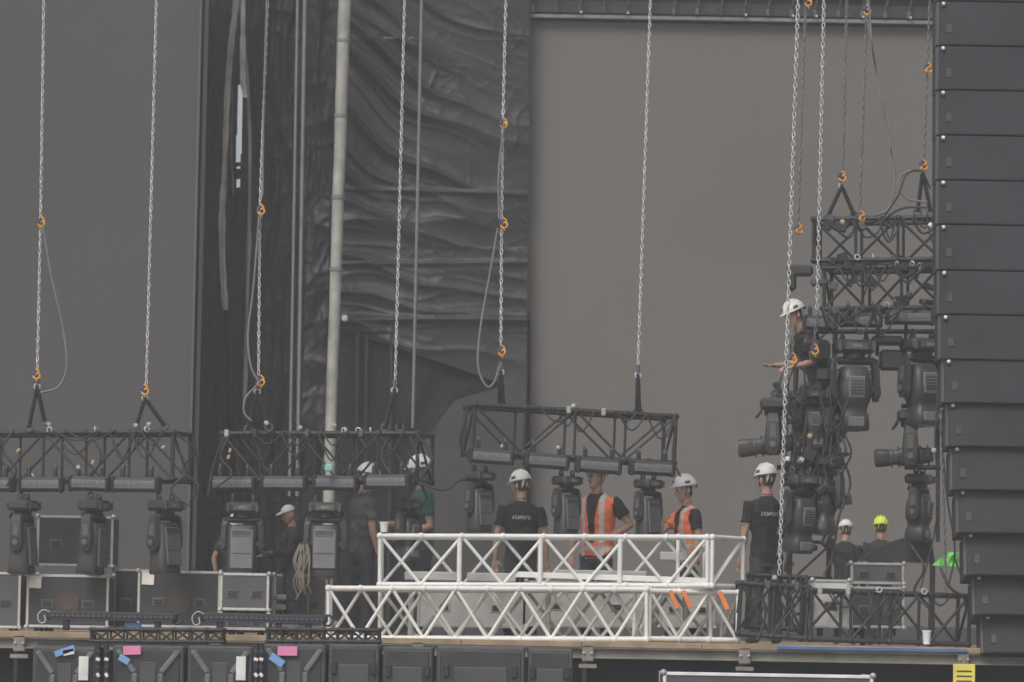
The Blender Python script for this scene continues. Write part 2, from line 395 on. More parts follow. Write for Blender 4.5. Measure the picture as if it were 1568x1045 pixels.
# ------------------------------------------------------------ trusses
def truss(name,a,c,h,dep,bays,m,m2=None,r=.025,rd=.013,flip=False,xpat=False,ends=True,extra=None,vert=True,raw=None):
    """a,c: front top chord ends"""
    b=raw or MB(); m2=m2 or m
    a=Vector(a);c=Vector(c); d=(c-a).normalized(); L=(c-a).length
    hd=Vector((d.x,d.y,0)).normalized(); pr=Vector((-hd.y,hd.x,0)); dn=pr.cross(d) 
    if dn.z>0: dn=-dn
    dn.normalize()
    def P(t,k,z): return a+d*(L*t)+pr*(dep*k)+dn*(h*z)
    for k in(0,1):
        for z in(0,1): b.tube(P(0,k,z),P(1,k,z),r,m,n=10)
    for i in range(bays+1):
        t=i/bays
        if vert or i in(0,bays):
            for k in(0,1): b.tube(P(t,k,0),P(t,k,1),r*.8 if i in (0,bays) else rd*1.1,m)
            for z in(0,1): b.tube(P(t,0,z),P(t,1,z),r*.8 if i in (0,bays) else rd,m2)
        for k in(0,1):
            for z in (0,1): b.ell(P(t,k,z),(r*1.35,)*3,m,nu=8,nv=6)
    for i in range(bays):
        t0,t1=i/bays,(i+1)/bays
        for k in(0,1):
            up=((i+k*(1 if xpat else 0))%2==0)!=flip
            b.tube(P(t0,k,0 if up else 1),P(t1,k,1 if up else 0),rd,m if k==0 else m2)
        if i%2==0: b.tube(P(t0,0,0),P(t1,1,0),rd,m2); b.tube(P(t0,0,1),P(t1,1,1),rd,m2)
        else: b.tube(P(t0,1,0),P(t1,0,0),rd,m2); b.tube(P(t0,1,1),P(t1,0,1),rd,m2)
    if ends:
        for t in (0,1): b.tube(P(t,0,0),P(t,1,1),rd,m2)
    if raw: return P
    for e in range(extra or 0):
        t=random.random(); p=P(t,0,random.choice([0,0,1])); q=random.random()
        if q<.2: b.torus(p+Vector((0,-.02,.03)),.028,.009,STEEL,rotz(random.random()*3)@rotx(1.4))
        elif q<.6: b.box(p+Vector((0,-.03,0)),(.05,.05,.08),random.choice([BLK2,GRYP,GRYP,ALU]),bv=.01)
        else:
            s1=P(t,0,0); s2=P(min(1,t+random.uniform(.08,.2)),0,0)
            b.path(curve_pts([s1+Vector((0,-.03,.02)),(s1+s2)/2+Vector((0,-.05,-random.uniform(.08,.3))),s2+Vector((0,-.03,.02))],6),.01,CABLE,5)
    b.build(name); return P
TA=truss("lighting_truss",W(-190,664,1.0),W(265,662,0),.50,.50,7,BLK,extra=22,r=.027)
TB=truss("lighting_truss",W(340,664,.65),W(640,664,0),.50,.50,5,BLK,extra=20,r=.027)
TC=truss("lighting_truss",W(727,620,0),W(1035,638,.45),.50,.50,4,BLK,extra=12,flip=False,r=.027)
def cables(name,lst,y,r=.014,m=CABLE):
    b=MB()
    for l in lst: b.path(curve_pts([W(p[0],p[1],y+random.uniform(-.08,.08)) for p in l],7),r*random.uniform(.7,1.2),m,6)
    b.build(name)
cables("power_cables",[[(270,665),(298,690),(280,720),(305,745),(290,770)],[(262,668),(285,720),(262,750),(290,775)],[(296,668),(302,720),(296,760)],[(20,660),(5,690),(25,720),(10,745)],[(140,668),(155,700),(138,735)],
 [(350,668),(338,700),(355,725),(330,748)],[(345,670),(328,710),(318,760)],[(640,668),(662,700),(645,735),(655,765)],[(628,668),(640,710),(622,745)],[(640,740),(680,750),(705,735),(728,738)],[(595,668),(585,700),(600,730)],
 [(716,625),(705,680),(722,705)],[(1036,645),(1030,700),(1042,730)]],-.05)
b=MB()
for px,py in ((28,690),(142,708),(250,685),(350,700),(640,700),(352,690)):
    b.box(W(px,py,-.05),(.03,.02,.05),mat("tan_tag",(.5,.36,.22),.6),roty(random.random()),bv=.006)
for px,py in ((75,650),(208,652),(228,650),(460,655),(512,652),(408,648),(120,716),(502,714),(878,622),(855,686),(770,684)):
    b.box(W(px,py,-.02),(.05,.04,.045),random.choice([STEEL,ALU]),roty(random.random()),bv=.012)
b.box(W(503,717,-.1),(.08,.05,.07),mat("teal_tape",(.25,.55,.55),.6),bv=.01)
b.build("truss_tags")

# ------------------------------------------------------------ LED bars (linear strobe)
def ledbar(pa,pb,y,ht=.155,tilt=.1,yb=None):
    a=W(*pa,y); c=W(*pb,y if yb is None else yb); L=(c-a).length; cen=(a+c)/2
    d=(c-a).normalized(); ya=math.atan2(d.y,d.x); R=rotz(ya)@roty(-math.asin(d.z))
    b=MB(); T=R@rotx(tilt)
    b.box(cen,(L,.13,ht),BLK2,T,bv=.03)
    b.box(cen+T@Vector((0,-.062,.004)),(L*.86,.02,ht*.55),PANEL,T,bv=.006)
    n=7
    for i in range(n):
        x=(-.5+(i+.5)/n)*L*.84
        b.box(cen+T@Vector((x,-.073,.012)),(L*.84/n-.010,.008,ht*.24),LENS,T,bv=.003)
    for s in(-1,1):
        b.box(cen+T@Vector((s*(L/2-.02),0,0)),(.05,.15,ht*1.12),BLK,T,bv=.02)
        b.box(cen+R@Vector((s*L*.3,.02,.10)),(.045,.04,.14),BLK,R,bv=.008)
        b.torus(cen+R@Vector((s*L*.3,.05,.17)),.03,.012,GRYP,R@roty(1.57))
    b.build("led_strobe_bar")
for a,c,y,yb in (((-50,742),(22,742),.35,.2),((30,742),(97,742),.1,.05),((106,740),(168,742),.05,.0),((172,742),(245,743),0,-.1),
  ((322,741),(392,741),.3,.25),((400,740),(470,741),.2,.15),((480,739),(548,741),.1,.05),((558,738),(628,738),0,-.1),
  ((718,697),(786,702),-.15,-.1),((803,704),(870,709),-.1,0),((882,711),(950,716),0,.1),((964,715),(1032,719),.1,.2),
  ((1230,494),(1280,496),.2,.2),((1286,490),(1350,491),.2,.2),((1356,486),(1430,487),.2,.2)):
    ledbar(a,c,y,yb=yb)

# ------------------------------------------------------------ moving heads
def moving_head(px,py,y,s=.85,yaw=0.0,tilt=0.0,face=PANEL,flat=False,slim=1.0):
    b=MB()
    for q in(-.12,.12):
        b.torus((q,0,-.02),.032,.014,GRYP,roty(1.57)); b.box((q,0,-.06),(.05,.07,.05),BLK2,bv=.01)
    b.box((0,0,-.14),(.40,.30,.13),BLK2,bv=.035)
    b.box((0,-.152,-.14),(.22,.012,.07),GRYP,bv=.004)
    b.box((0,-.160,-.14),(.10,.008,.035),LENS,bv=.002)
    for q in(-.17,.17): b.box((q,-.155,-.14),(.03,.014,.10),GRYP,bv=.005)
    b.path([(0,0,-.20),(0,0,-.26)],.11,BLK,14)
    b.box((0,0,-.28),(.44,.15,.075),BLK2,bv=.03)
    for q in(-1,1):
        rg=[]
        for (z,hw,x0,x1) in ((-.26,.06,.15,.23),(-.34,.075,.185,.245),(-.50,.09,.195,.25),(-.62,.085,.198,.25),(-.68,.05,.2,.245)):
            rg.append([Vector((q*x0,-hw,z)),Vector((q*x1,-hw*.8,z)),Vector((q*x1,hw*.8,z)),Vector((q*x0,hw,z))])
        b.loft(rg,BLK2,False)
        b.box((q*.235,-.0,-.45),(.03,.09,.2),GRYP,bv=.012)
        b.path([(q*.17,0,-.58),(q*.262,0,-.58)],.06,BLK,14)
        b.path([(q*.262,0,-.58),(q*.27,0,-.58)],.035,GRYP,12)
    T=rotx(tilt); piv=Vector((0,0,-.58))
    prof=[(.25,.085,.085),(.235,.13,.12),(.12,.155,.15),(0,.165,.165),(-.08,.16,.165),(-.14,.135,.14),(-.20,.125,.13),(-.23,.145,.15),(-.36,.155,.16),(-.385,.145,.15)]
    if flat: prof=[(.24,.15,.08),(.22,.175,.11),(-.3,.178,.14),(-.36,.178,.15),(-.38,.165,.14)]
    n=20; rings=[]
    for z,rx,ry in prof:
        ring=[]
        for k in range(n):
            t=2*math.pi*(k+.5)/n; e=.55
            cx=math.copysign(abs(math.cos(t))**e,math.cos(t)); sy=math.copysign(abs(math.sin(t))**e,math.sin(t))
            ring.append(piv+T@Vector((cx*rx*slim,sy*ry*slim,z)))
        rings.append(ring)
    b.loft(rings,BLK2,True)
    if slim<1:
        for k in range(6): b.path([piv+T@Vector((0,0,.2-.08*k)),piv+T@Vector((0,0,.185-.08*k))],.165*slim+.012,GRYP if k%2 else BLK,16)
    elif flat:
        b.box(piv+T@Vector((0,-.135,-.05)),(.27,.03,.46),face,T@rotx(-.09),bv=.012)
        for k in range(4): b.box(piv+T@Vector((0,-.122,.10+.02*k)),(.22,.03,.008),BLK,T)
        b.box(piv+T@Vector((0,-.150,-.10)),(.23,.012,.012),BLK,T@rotx(-.09))
    else:
        for sg in(-1,1):
            b.box(piv+T@Vector((0,sg*.155,.04)),(.17,.03,.22),face,T@rotx(-sg*.06),bv=.012)
            b.box(piv+T@Vector((0,sg*.15,-.30)),(.17,.03,.10),face,T,bv=.01)
            for k in range(5): b.box(piv+T@Vector((0,sg*.172,.10-.03*k)),(.12,.006,.010),BLK,T)
        for sg in (-1,1):
            for k in range(3): b.box(piv+T@Vector((sg*.15,0,.2-.03*k)),(.03,.16,.012),BLK,T,bv=.003)
    b.path([piv+T@Vector((0,0,-.375)),piv+T@Vector((0,0,-.392))],[.135*slim,.13*slim],LENS,20)
    b.path([piv+T@Vector((0,0,-.39)),piv+T@Vector((0,0,-.40))],[.10*slim,.05*slim],LENS,20)
    b.path(curve_pts([(.12,.1,-.1),(.2,.16,-.2),(.1,.2,-.28),(0.0,.14,-.22)],6),.012,CABLE,6)
    X=Matrix.LocRotScale(W(px,py,y),Matrix.Rotation(yaw,3,'Z').to_quaternion(),(s,s,s))
    b.build("moving_head_light",xf=X)
moving_head(36,757,.2,.88,1.35,0.0,flat=True,face=GRYP)
moving_head(145,757,.15,.88,1.25,.10,flat=True,face=GRYP)
moving_head(254,757,0,.88,.95,-.04,flat=True,face=GRYP)
moving_head(372,760,.25,.90,.05,0,flat=True)
moving_head(499,760,.15,.90,.0,0,flat=True)
moving_head(626,760,.25,.70,.9,0)
moving_head(735,715,0,.72,.8,0,flat=True,face=GRYP)
moving_head(868,722,.1,.72,.8,.0,flat=True,face=GRYP)
moving_head(993,727,.2,.72,.8,0,flat=True,face=GRYP)
moving_head(1308,510,.3,1.08,.12,.04)
moving_head(1412,508,.35,1.05,.5,-.05)
moving_head(1186,600,.3,.98,1.45,1.45,slim=.62)
moving_head(1395,618,.5,.98,1.45,1.5,slim=.62)
moving_head(1226,718,.1,.92,.6,.12)
moving_head(1260,688,.3,.94,-.5,-.10)
moving_head(1408,718,.7,.80,1.1,.05)
moving_head(1244,590,.3,.74,.3,-.3)
moving_head(1278,600,.4,.72,1.0,.5)

# ------------------------------------------------------------ right-hand hanging frames
truss("lighting_truss",W(1246,336,.7),W(1440,333,.4),.45,.5,3,BLK,extra=10,xpat=True,r=.026,rd=.015)
truss("lighting_truss",W(1262,411,.6),W(1440,408,.3),.44,.5,3,BLK,extra=14,xpat=True,flip=True,r=.026,rd=.015)
b=MB()
y=1.3
for x1,x2 in ((1222,1206),(1280,1266)):
    b.tube(W(x1,480,y),W(x2,962,y),.028,BLK)
for i in range(9):
    py=500+i*55; b.tube(W(1218,py,y),W(1275,py+1,y),.018,BLK); 
    if i<8: b.tube(W(1218,py,y) if i%2 else W(1276,py,y),W(1274,py+55,y) if i%2 else W(1216,py+55,y),.013,BLK)
for py,a,c in ((608,1180,1290),(716,1190,1290),(508,1225,1440),(622,1380,1440),(716,1385,1440)):
    b.tube(W(a,py,.45),W(c,py,.45),.026,BLK)
    b.tube(W((a+c)/2,py,.45),W((a+c)/2,py,1.3),.02,BLK)
for px in (1345,1388): b.tube(W(px,480,.4),W(px-2,545,.4),.02,BLK)
b.tube(W(1436,480,.45),W(1436,830,.45),.022,BLK)
b.box(W(1365,552,.4),(.26,.16,.22),BLK2,bv=.03); b.box(W(1358,522,.35),(.34,.2,.10),BLK2,bv=.03)
b.box(W(1225,415,.7),(.28,.14,.12),BLK2,bv=.03); b.box(W(1212,432,.6),(.10,.14,.20),BLK,bv=.03); b.box(W(1255,432,.65),(.2,.14,.10),GRYP,bv=.03)
b.box(W(1256,538,.3),(.20,.16,.24),BLK2,rotz(.4),bv=.04); b.box(W(1262,575,.25),(.16,.16,.14),BLK,rotz(-.3),bv=.03); b.box(W(1240,520,.35),(.12,.1,.16),GRYP,roty(.3),bv=.03)
for k in range(34):
    py=random.uniform(590,860); px=random.uniform(1190,1300 if py<770 else 1268)
    b.box(W(px,py,random.uniform(.0,.7)),(random.uniform(.04,.14),.08,random.uniform(.04,.14)),random.choice([BLK,BLK2,GRYP,BLK2,BLK]),rotz(random.random())@roty(random.uniform(-.6,.6)),bv=.012)
for k in range(26):
    px=random.uniform(1250,1430); py=random.choice([345,400,415,440,455,470])+random.uniform(-8,8)
    b.box(W(px,py,random.uniform(.2,.7)),(random.uniform(.05,.16),.08,random.uniform(.05,.1)),random.choice([BLK,GRYP,BLK2]),roty(random.uniform(-.4,.4)),bv=.012)
b.build("fixture_ladder_frame")
L=[]
for k in range(20):
    x=random.uniform(1205,1285); y0=random.uniform(540,700)
    L.append([(x,y0),(x+random.uniform(-22,22),y0+random.uniform(30,60)),(x+random.uniform(-18,18),y0+random.uniform(70,110)),(x+random.uniform(-20,-5),y0+random.uniform(110,150))])
for k in range(18):
    x=random.uniform(1250,1400); y0=random.choice([335,405,470]); 
    L.append([(x,y0),(x+15,y0+random.uniform(15,45)),(x+35,y0+random.uniform(5,30)),(x+random.uniform(40,50),y0)])
L+=[[(1285,690),(1302,740),(1285,790),(1275,850),(1262,880)],[(1436,600),(1432,680),(1438,760),(1428,830),(1410,900)],[(1440,650),(1450,760),(1462,840),(1452,900)],[(1355,330),(1375,300),(1388,268),(1410,262),(1425,290)],[(1340,345),(1380,320),(1420,318)]]
cables("power_cables",L,.1,.011)
b=MB()
for px,py in ((1206,703),(1228,704),(1240,668),(1290,340),(1425,345),(1430,690),(1186,885)):
    b.box(W(px,py,-.05),(.05,.03,.05),random.choice([STEEL,PAPER,mat("tan_tag",(0,0,0))]),roty(random.random()),bv=.01)
b.build("clamps")

# ------------------------------------------------------------ white trusses
def wt(a,c,h,dep,bays,flip=False,m2=WGREY): truss("white_truss",a,c,h,dep,bays,WHITE,m2,r=.027,rd=.018,xpat=True,flip=flip,vert=False)
wt(W(582,821,-.9),W(1083,823,-.9),.50,.5,8)
wt(W(1091,823,-.9),W(1138,826,-.3),.50,.4,1,flip=True)
wt(W(503,901,-1.1),W(990,903,-1.1),.51,.42,10)
wt(W(582,903,-.55),W(1088,905,-.55),.50,.4,9,True)
wt(W(995,905,-1.05),W(1130,908,-.7),.49,.4,3)
b=MB()
for px in (704,828,950): b.tube(W(px,821,-.9),W(px-1,893,-.9),.026,WHITE); 
b.box(W(940,885,-.88),(2.1,.02,.06),WHITE,rotz(0)@roty(.017),bv=.006)
b.build("truss_spigot_posts")
truss("black_truss",W(1135,893,-1.0),W(1238,900,-1.0),.52,.5,2,BLK,r=.026,rd=.015,xpat=True,extra=5)
truss("black_truss",W(1243,904,-1.0),W(1485,913,-.8),.5,.5,4,BLK,r=.026,rd=.015,xpat=True,extra=10)
truss("black_truss",W(1150,880,.1),W(1235,885,.1),.55,.4,2,BLK,r=.024,rd=.013,xpat=True,extra=5)
L=[[(1440,870),(1455,900),(1480,920),(1500,960)],[(1460,850),(1472,880),(1490,890),(1496,960)],[(1395,835),(1415,870),(1400,905),(1420,930)],[(1330,905),(1336,940),(1325,975)],[(1200,890),(1215,930),(1205,975)],[(1160,890),(1172,940),(1160,980)]]
cables("power_cables",L,-1.05,.012)
# ------------------------------------------------------------ cases
def case(name,x0,y0,x1,y1,y,body,depth=.6,edge=ALU,dish=False,label=None,onfloor=True,mid=False):
    a=W(x0,y0,y); c=W(x1,y1,y); z0=c.z; z1=a.z; cx=(a.x+c.x)/2; cz=(z0+z1)/2; w=abs(c.x-a.x); h=z1-z0
    b=MB(); b.box((cx,y+depth/2,cz),(w,depth,h),body,bv=.012)
    e=.028
    for sx in(-1,1):
        b.box((cx+sx*(w/2-e/2+.004),y,cz),(e,.02,h+.008),edge,bv=.004)
        b.box((cx+sx*(w/2-e/2+.004),y+depth,cz),(e,.02,h+.008),edge,bv=.004)
        for sz in(-1,1):
            b.ell((cx+sx*w/2,y,cz+sz*h/2),(.028,)*3,ALU,nu=8,nv=6)
            b.box((cx+sx*(w/2-e/2+.005),y+depth/2,cz+sz*(h/2-e/2+.005)),(e,depth,e),edge)
    for sz in(-1,1): b.box((cx,y-.001,cz+sz*(h/2-e/2+.006)),(w-2*e,.02,e),edge,bv=.004)
    if mid: b.box((cx,y-.001,cz+h*.12),(w-2*e,.02,e*.7),edge,bv=.004)
    for q in ((-.25,.25) if w>.5 else (0,)):
        b.box((cx+q*w,y-.004,cz-h*.05),(.13,.012,.09),GRYP if body is not CASEW else ALU,bv=.004); b.box((cx+q*w,y-.014,cz-h*.05),(.09,.012,.055),BLK,bv=.004)
    if dish:
        b.path([(cx,y-.001,cz-.02),(cx,y-.012,cz-.02)],.13,mat("case_sticker",(.065,.055,.048),.6),20)
        b.path([(cx,y-.010,cz-.02),(cx,y-.018,cz-.02)],.07,mat("case_sticker2",(.09,.06,.045),.6),20)
    if label: b.box((cx+label*w,y-.016,cz+h*.36),(.13,.006,.13),PAPER,roty(.04))
    if onfloor:
        for sx in(-1,1):
            for sy in(.08,depth-.08):
                b.path([(cx+sx*(w/2-.1)-.02,y+sy,z0-.045),(cx+sx*(w/2-.1)+.02,y+sy,z0-.045)],.045,BLK,12)
    b.build(name)
case("flight_case",-60,876,30,962,.6,CASEG,edge=STEEL)
case("flight_case",42,880,165,962,.4,CASEB,dish=True,label=-.40,edge=STEEL)
case("flight_case",212,874,336,962,.5,CASEB,dish=True,label=-.38,edge=STEEL)
case("flight_case",338,878,411,935,.1,CASEG,edge=STEEL)
case("flight_case",338,940,411,965,.1,CASEB)
case("flight_case",58,790,172,868,1.6,CASEB,onfloor=False)
case("flight_case",58,880,172,962,1.6,CASEB)
case("flight_case",175,872,250,964,1.8,CASEB)
case("flight_case",420,880,500,962,1.4,CASEG)
case("road_case",640,893,800,962,.5,CASEW); case("road_case",806,890,990,962,.5,CASEW)
case("road_case",1010,900,1095,962,.6,CASEW)
case("rack_case",1303,862,1384,895,.5,CASEG,onfloor=False); case("rack_case",1303,899,1384,962,.5,CASEB)
case("road_case",1244,888,1300,962,-.35,mat("case_light",(.6,.6,.58),.5),depth=.4)
b=MB()
for k in range(12):
    x=random.uniform(456,472)
    b.path(curve_pts([W(x+2,834,.0),W(x+random.uniform(-8,6),860,-.02),W(x+random.uniform(-12,10),890,.0),W(x+random.uniform(-6,8),905+random.uniform(-8,14),.05)],6),.009,mat("rope_tan",(.20,.185,.15),.8),5)
b.box(W(466,834,.02),(.12,.05,.03),BLK,bv=.01); p=W(474,834,.05); b.tube(p,(p.x,p.y,0),.018,BLK)
b.build("rope_hank")
for px,py in ((430,915),(437,948),(505,955),(425,930)):
    b=MB(); b.box(W(px,py,1.0),(.14,.2,.06),random.choice([CASEW,ALU,GRYP]),rotz(.3),bv=.01); b.tube(W(px,py,1.1),(W(px,py,1.1).x,1.1,0),.01,BLK); b.build("stage_box")
b=MB()
for x0,x1,py in ((620,700,882),(715,790,884),(850,990,880),(1010,1060,852)):
    a=W(x0,py,-.3);c=W(x1,py+1,-.3); b.box(((a.x+c.x)/2,-.3,(a.z+c.z)/2),(c.x-a.x,.3,.09),CASEW,bv=.01)
a=W(620,892,-.3); c=W(1060,892,-.3); b.box(((a.x+c.x)/2,-.3,a.z-.03),(c.x-a.x,.4,.03),WGREY)
for x in (630,840,1050): p=W(x,895,-.3); b.tube((p.x,-.3,p.z-.03),(p.x,-.3,0),.03,WGREY)
b.build("truss_cross_beams")
b=MB(); 
P=[W(1318,858,.9),W(1345,838,.9),W(1390,822,.9),W(1425,818,.9),W(1432,862,.9)]
vs=P+[p+Vector((0,.5,0)) for p in P]; n=5
b.add(vs,[list(range(n)),list(range(n,2*n))[::-1]]+[[i,(i+1)%n,n+(i+1)%n,n+i] for i in range(n)],BLK2)
b.tube(W(1322,862,.9),(W(1322,862,.9).x,.9,0),.03,BLK); b.tube(W(1428,862,.9),(W(1428,862,.9).x,.9,0),.03,BLK)
b.build("mixing_desk")
sheet("green_cloth",(1452,846),(1468,846),(1468,868),(1426,866),.2,14,10,lambda px,py:.04*nz3(px/6,py/9),GREEN)
def cup(px,py,y,h=.13):
    b=MB(); p=W(px,py,y); b.path([p,p+Vector((0,0,h))],[.035,.045],PAPER,14); b.path([p+Vector((0,0,h)),p+Vector((0,0,h+.012))],[.05,.046],PAPER,14); b.build("plastic_cup")
cup(1419,987,-1.35); cup(588,815,-.9,.09)
b=MB()
for x,y0 in ((1032,908),(1052,908),(1108,910)):
    b.box(W(x,y0+10,-1.25),(.05,.012,.2),mat("orange_strap",(.8,.25,.08),.6),roty(-.45),bv=.004)
b.build("ratchet_straps")
# ------------------------------------------------------------ foreground
CABG=mat("cabinet_grey",(.075,.077,.082),.55,0,.2,4); RIDG=mat("cabinet_ridge",(.16,.163,.17),.45,0,.2,5)
def sub(x0,x1,py,y,chev=True,h=.74):
    a=W(x0,py,y);c=W(x1,py,y); w=c.x-a.x; cx=(a.x+c.x)/2; b=MB()
    for lev in (0,1):
        zt=a.z-lev*(h+.02); 
        hh=h if lev==0 else max(.2,zt+1.5)
        cz=zt-hh/2
        b.box((cx,y+.4,cz),(w-.01,.8,hh),CABG,bv=.015)
        b.box((cx,y-.004,cz),(w-.08,.02,hh-.08),BLK2,bv=.008)
        if chev:
            for sx in(-1,1):
                for sz in(-1,1):
                    p0=Vector((cx+sx*w*.42,y-.02,cz+sz*hh*.44)); p1=Vector((cx+sx*w*.18,y-.02,cz+sz*hh*.16))
                    d=p1-p0; ang=math.atan2(d.z,d.x)
                    b.box((p0+p1)/2,(d.length,.05,.055),RIDG,roty(-ang),bv=.014)
                b.box((cx+sx*w*.18,y-.02,cz),(.055,.05,hh*.32),RIDG,bv=.014)
            b.box((cx,y-.012,cz),(w*.22,.02,hh*.6),CABG,bv=.006)
        else:
            b.box((cx,y-.018,cz),(w*.6,.02,hh*.5),CABG,bv=.01)
            for sx in (-1,1): b.box((cx+sx*w*.38,y-.02,cz+hh*.2),(.05,.03,.12),BLK,bv=.01)
    b.build("subwoofer_cabinet")
ys=-5.0
for x0,x1,py,ch in ((50,150,990,1),(172,283,988,1),(287,388,989,1),(402,500,986,1),(503,582,986,0),(586,664,990,0),(668,805,990,0),(808,878,993,0)):
    sub(x0,x1,py,ys,ch)
b=MB()
for x,yy_,wd,hh,m in ((128,1024,.09,.22,PAPER),(369,1024,.09,.22,PAPER),(147,1020,.03,.4,BLK),(395,1020,.05,.4,BLK)):
    b.box(W(x,yy_,ys-.05),(wd,.02,hh),m,bv=.004)
for x in (150,163,392,400):
    b.tube(W(x,985,ys-.08),W(x,1050,ys-.08),.025,BLK)
    for k in range(5): b.box(W(x,998+k*12,ys-.11),(.04,.012,.03),PAPER if k%2 else BLK2,roty(.3*k),bv=.003)
b.build("rigging_bracket")
for x,y_,w_,h_,m,a in ((99,997,.19,.055,BTAPE,-.35),(105,999,.1,.05,PAPER,-.2),(202,996,.16,.08,PINK,-.05),(190,1010,.1,.06,BTAPE,.5),(440,997,.18,.085,PINK,0),(424,1011,.14,.07,BTAPE,.6),(204,957,.16,.05,BTAPE,.1),(444,957,.16,.05,PAPER,.1)):
    b=MB(); y0=ys-.055 if y_>980 else -4.2
    b.box(W(x,y_,y0),(w_,.006,h_),m,roty(a)); b.build("gaffer_tape_label")
for x0,x1 in ((140,340),(410,580)):
    truss("pixel_truss",W(x0,964,-4.6),W(x1,965,-4.6),.11,.3,8,BLK,r=.018,rd=.01,xpat=True)
for x0,x1,py in ((72,272,942),(308,502,945)):
    b=MB(); a=W(x0,py,-4.2);c=W(x1,py+4,-4.2); cen=(a+c)/2; L_=(c-a).length; R=roty(math.atan2(a.z-c.z,c.x-a.x))
    b.box(cen,(L_,.12,.085),BLK,R,bv=.02)
    for i in range(24): b.path([cen+R@Vector(((i+.5)/24*L_*.95-L_*.475,-.05,.0)),cen+R@Vector(((i+.5)/24*L_*.95-L_*.475,-.068,.0))],.015,GRYP,10)
    b.box(cen+R@Vector((0,-.062,-.033)),(L_*.94,.012,.008),mat("violet_strip",(.12,.09,.18),.4),R)
    for q in(-.35,.35): b.box(cen+R@Vector((q*L_,0,-.08)),(.06,.1,.12),BLK,R,bv=.01)
    b.torus(cen+R@Vector((L_*.5,-.02,-.01)),.05,.012,BLK,rotx(1.4)); 
    b.path(curve_pts([cen+Vector((-L_/2+.03,-.05,.03)),cen+Vector((-L_/2-.03,-.05,.05)),cen+Vector((-L_/2-.08,-.05,0)),cen+Vector((-L_/2-.06,-.05,-.07)),cen+Vector((-L_/2-.01,-.05,-.06)),cen+Vector((-L_/2-.02,-.04,.0))],5),.007,CASEW,5)
    b.build("led_batten")
b=MB()
a=W(60,984,-4.6);c=W(590,984,-4.6); b.box(((a.x+c.x)/2,-4.3,a.z-.01),(c.x-a.x,.9,.03),BLK)
b.build("support_plank")
case("flight_case",1016,1030,1336,1110,-9,CASEG,depth=.8,edge=PAPER)
b=MB(); a=W(1458,1020,-1.9); b.box(a+Vector((.12,0,-.1)),(.22,.02,.24),YEL,bv=.004)
for k in range(3): b.box(a+Vector((.12,-.012,-.05-.05*k)),(.15,.006,.012),BLK)
b.tube(a+Vector((.12,.03,-.2)),a+Vector((.12,.03,-1.5)),.02,STEEL); b.build("warning_sign")

# ------------------------------------------------------------ people
SKIN=mat("skin",(.44,.27,.20),.6,0,.08,12); HAIR=mat("hair",(.06,.045,.035),.8); GHAIR=mat("grey_hair",(.35,.34,.33),.8)
EYE=mat("eye_dark",(.03,.02,.02),.3); LIP=mat("lips",(.38,.17,.14),.5)
HATW=mat("hard_hat_white",(.70,.70,.68),.5,0,.10,7); HATY=mat("hard_hat_yellow",(.70,.76,.08),.45,0,.06,5)
SHOE=mat("work_boots",(.05,.04,.035),.6); PANT=mat("work_trousers",(.045,.047,.06),.85,0,.2,8,.4,25)
VORG=mat("hi_vis_orange",(.88,.19,.07),.65,0,.12,8,.3,20); REFL=mat("reflective_tape",(.52,.52,.49),.4,0,.08,8)
TB_=mat("tshirt_black",(.018,.018,.021),.85,0,.2,8,.4,22); TG=mat("tshirt_grey",(.085,.087,.09),.85,0,.2,8,.4,22)
TGR=mat("tshirt_green",(.035,.11,.08),.85,0,.2,8,.4,22); HOOD=mat("hoodie_dark",(.036,.037,.041),.9,0,.2,8,.4,22); PRINT=mat("shirt_print",(.4,.4,.4),.7)
UA,FA=.30,.26
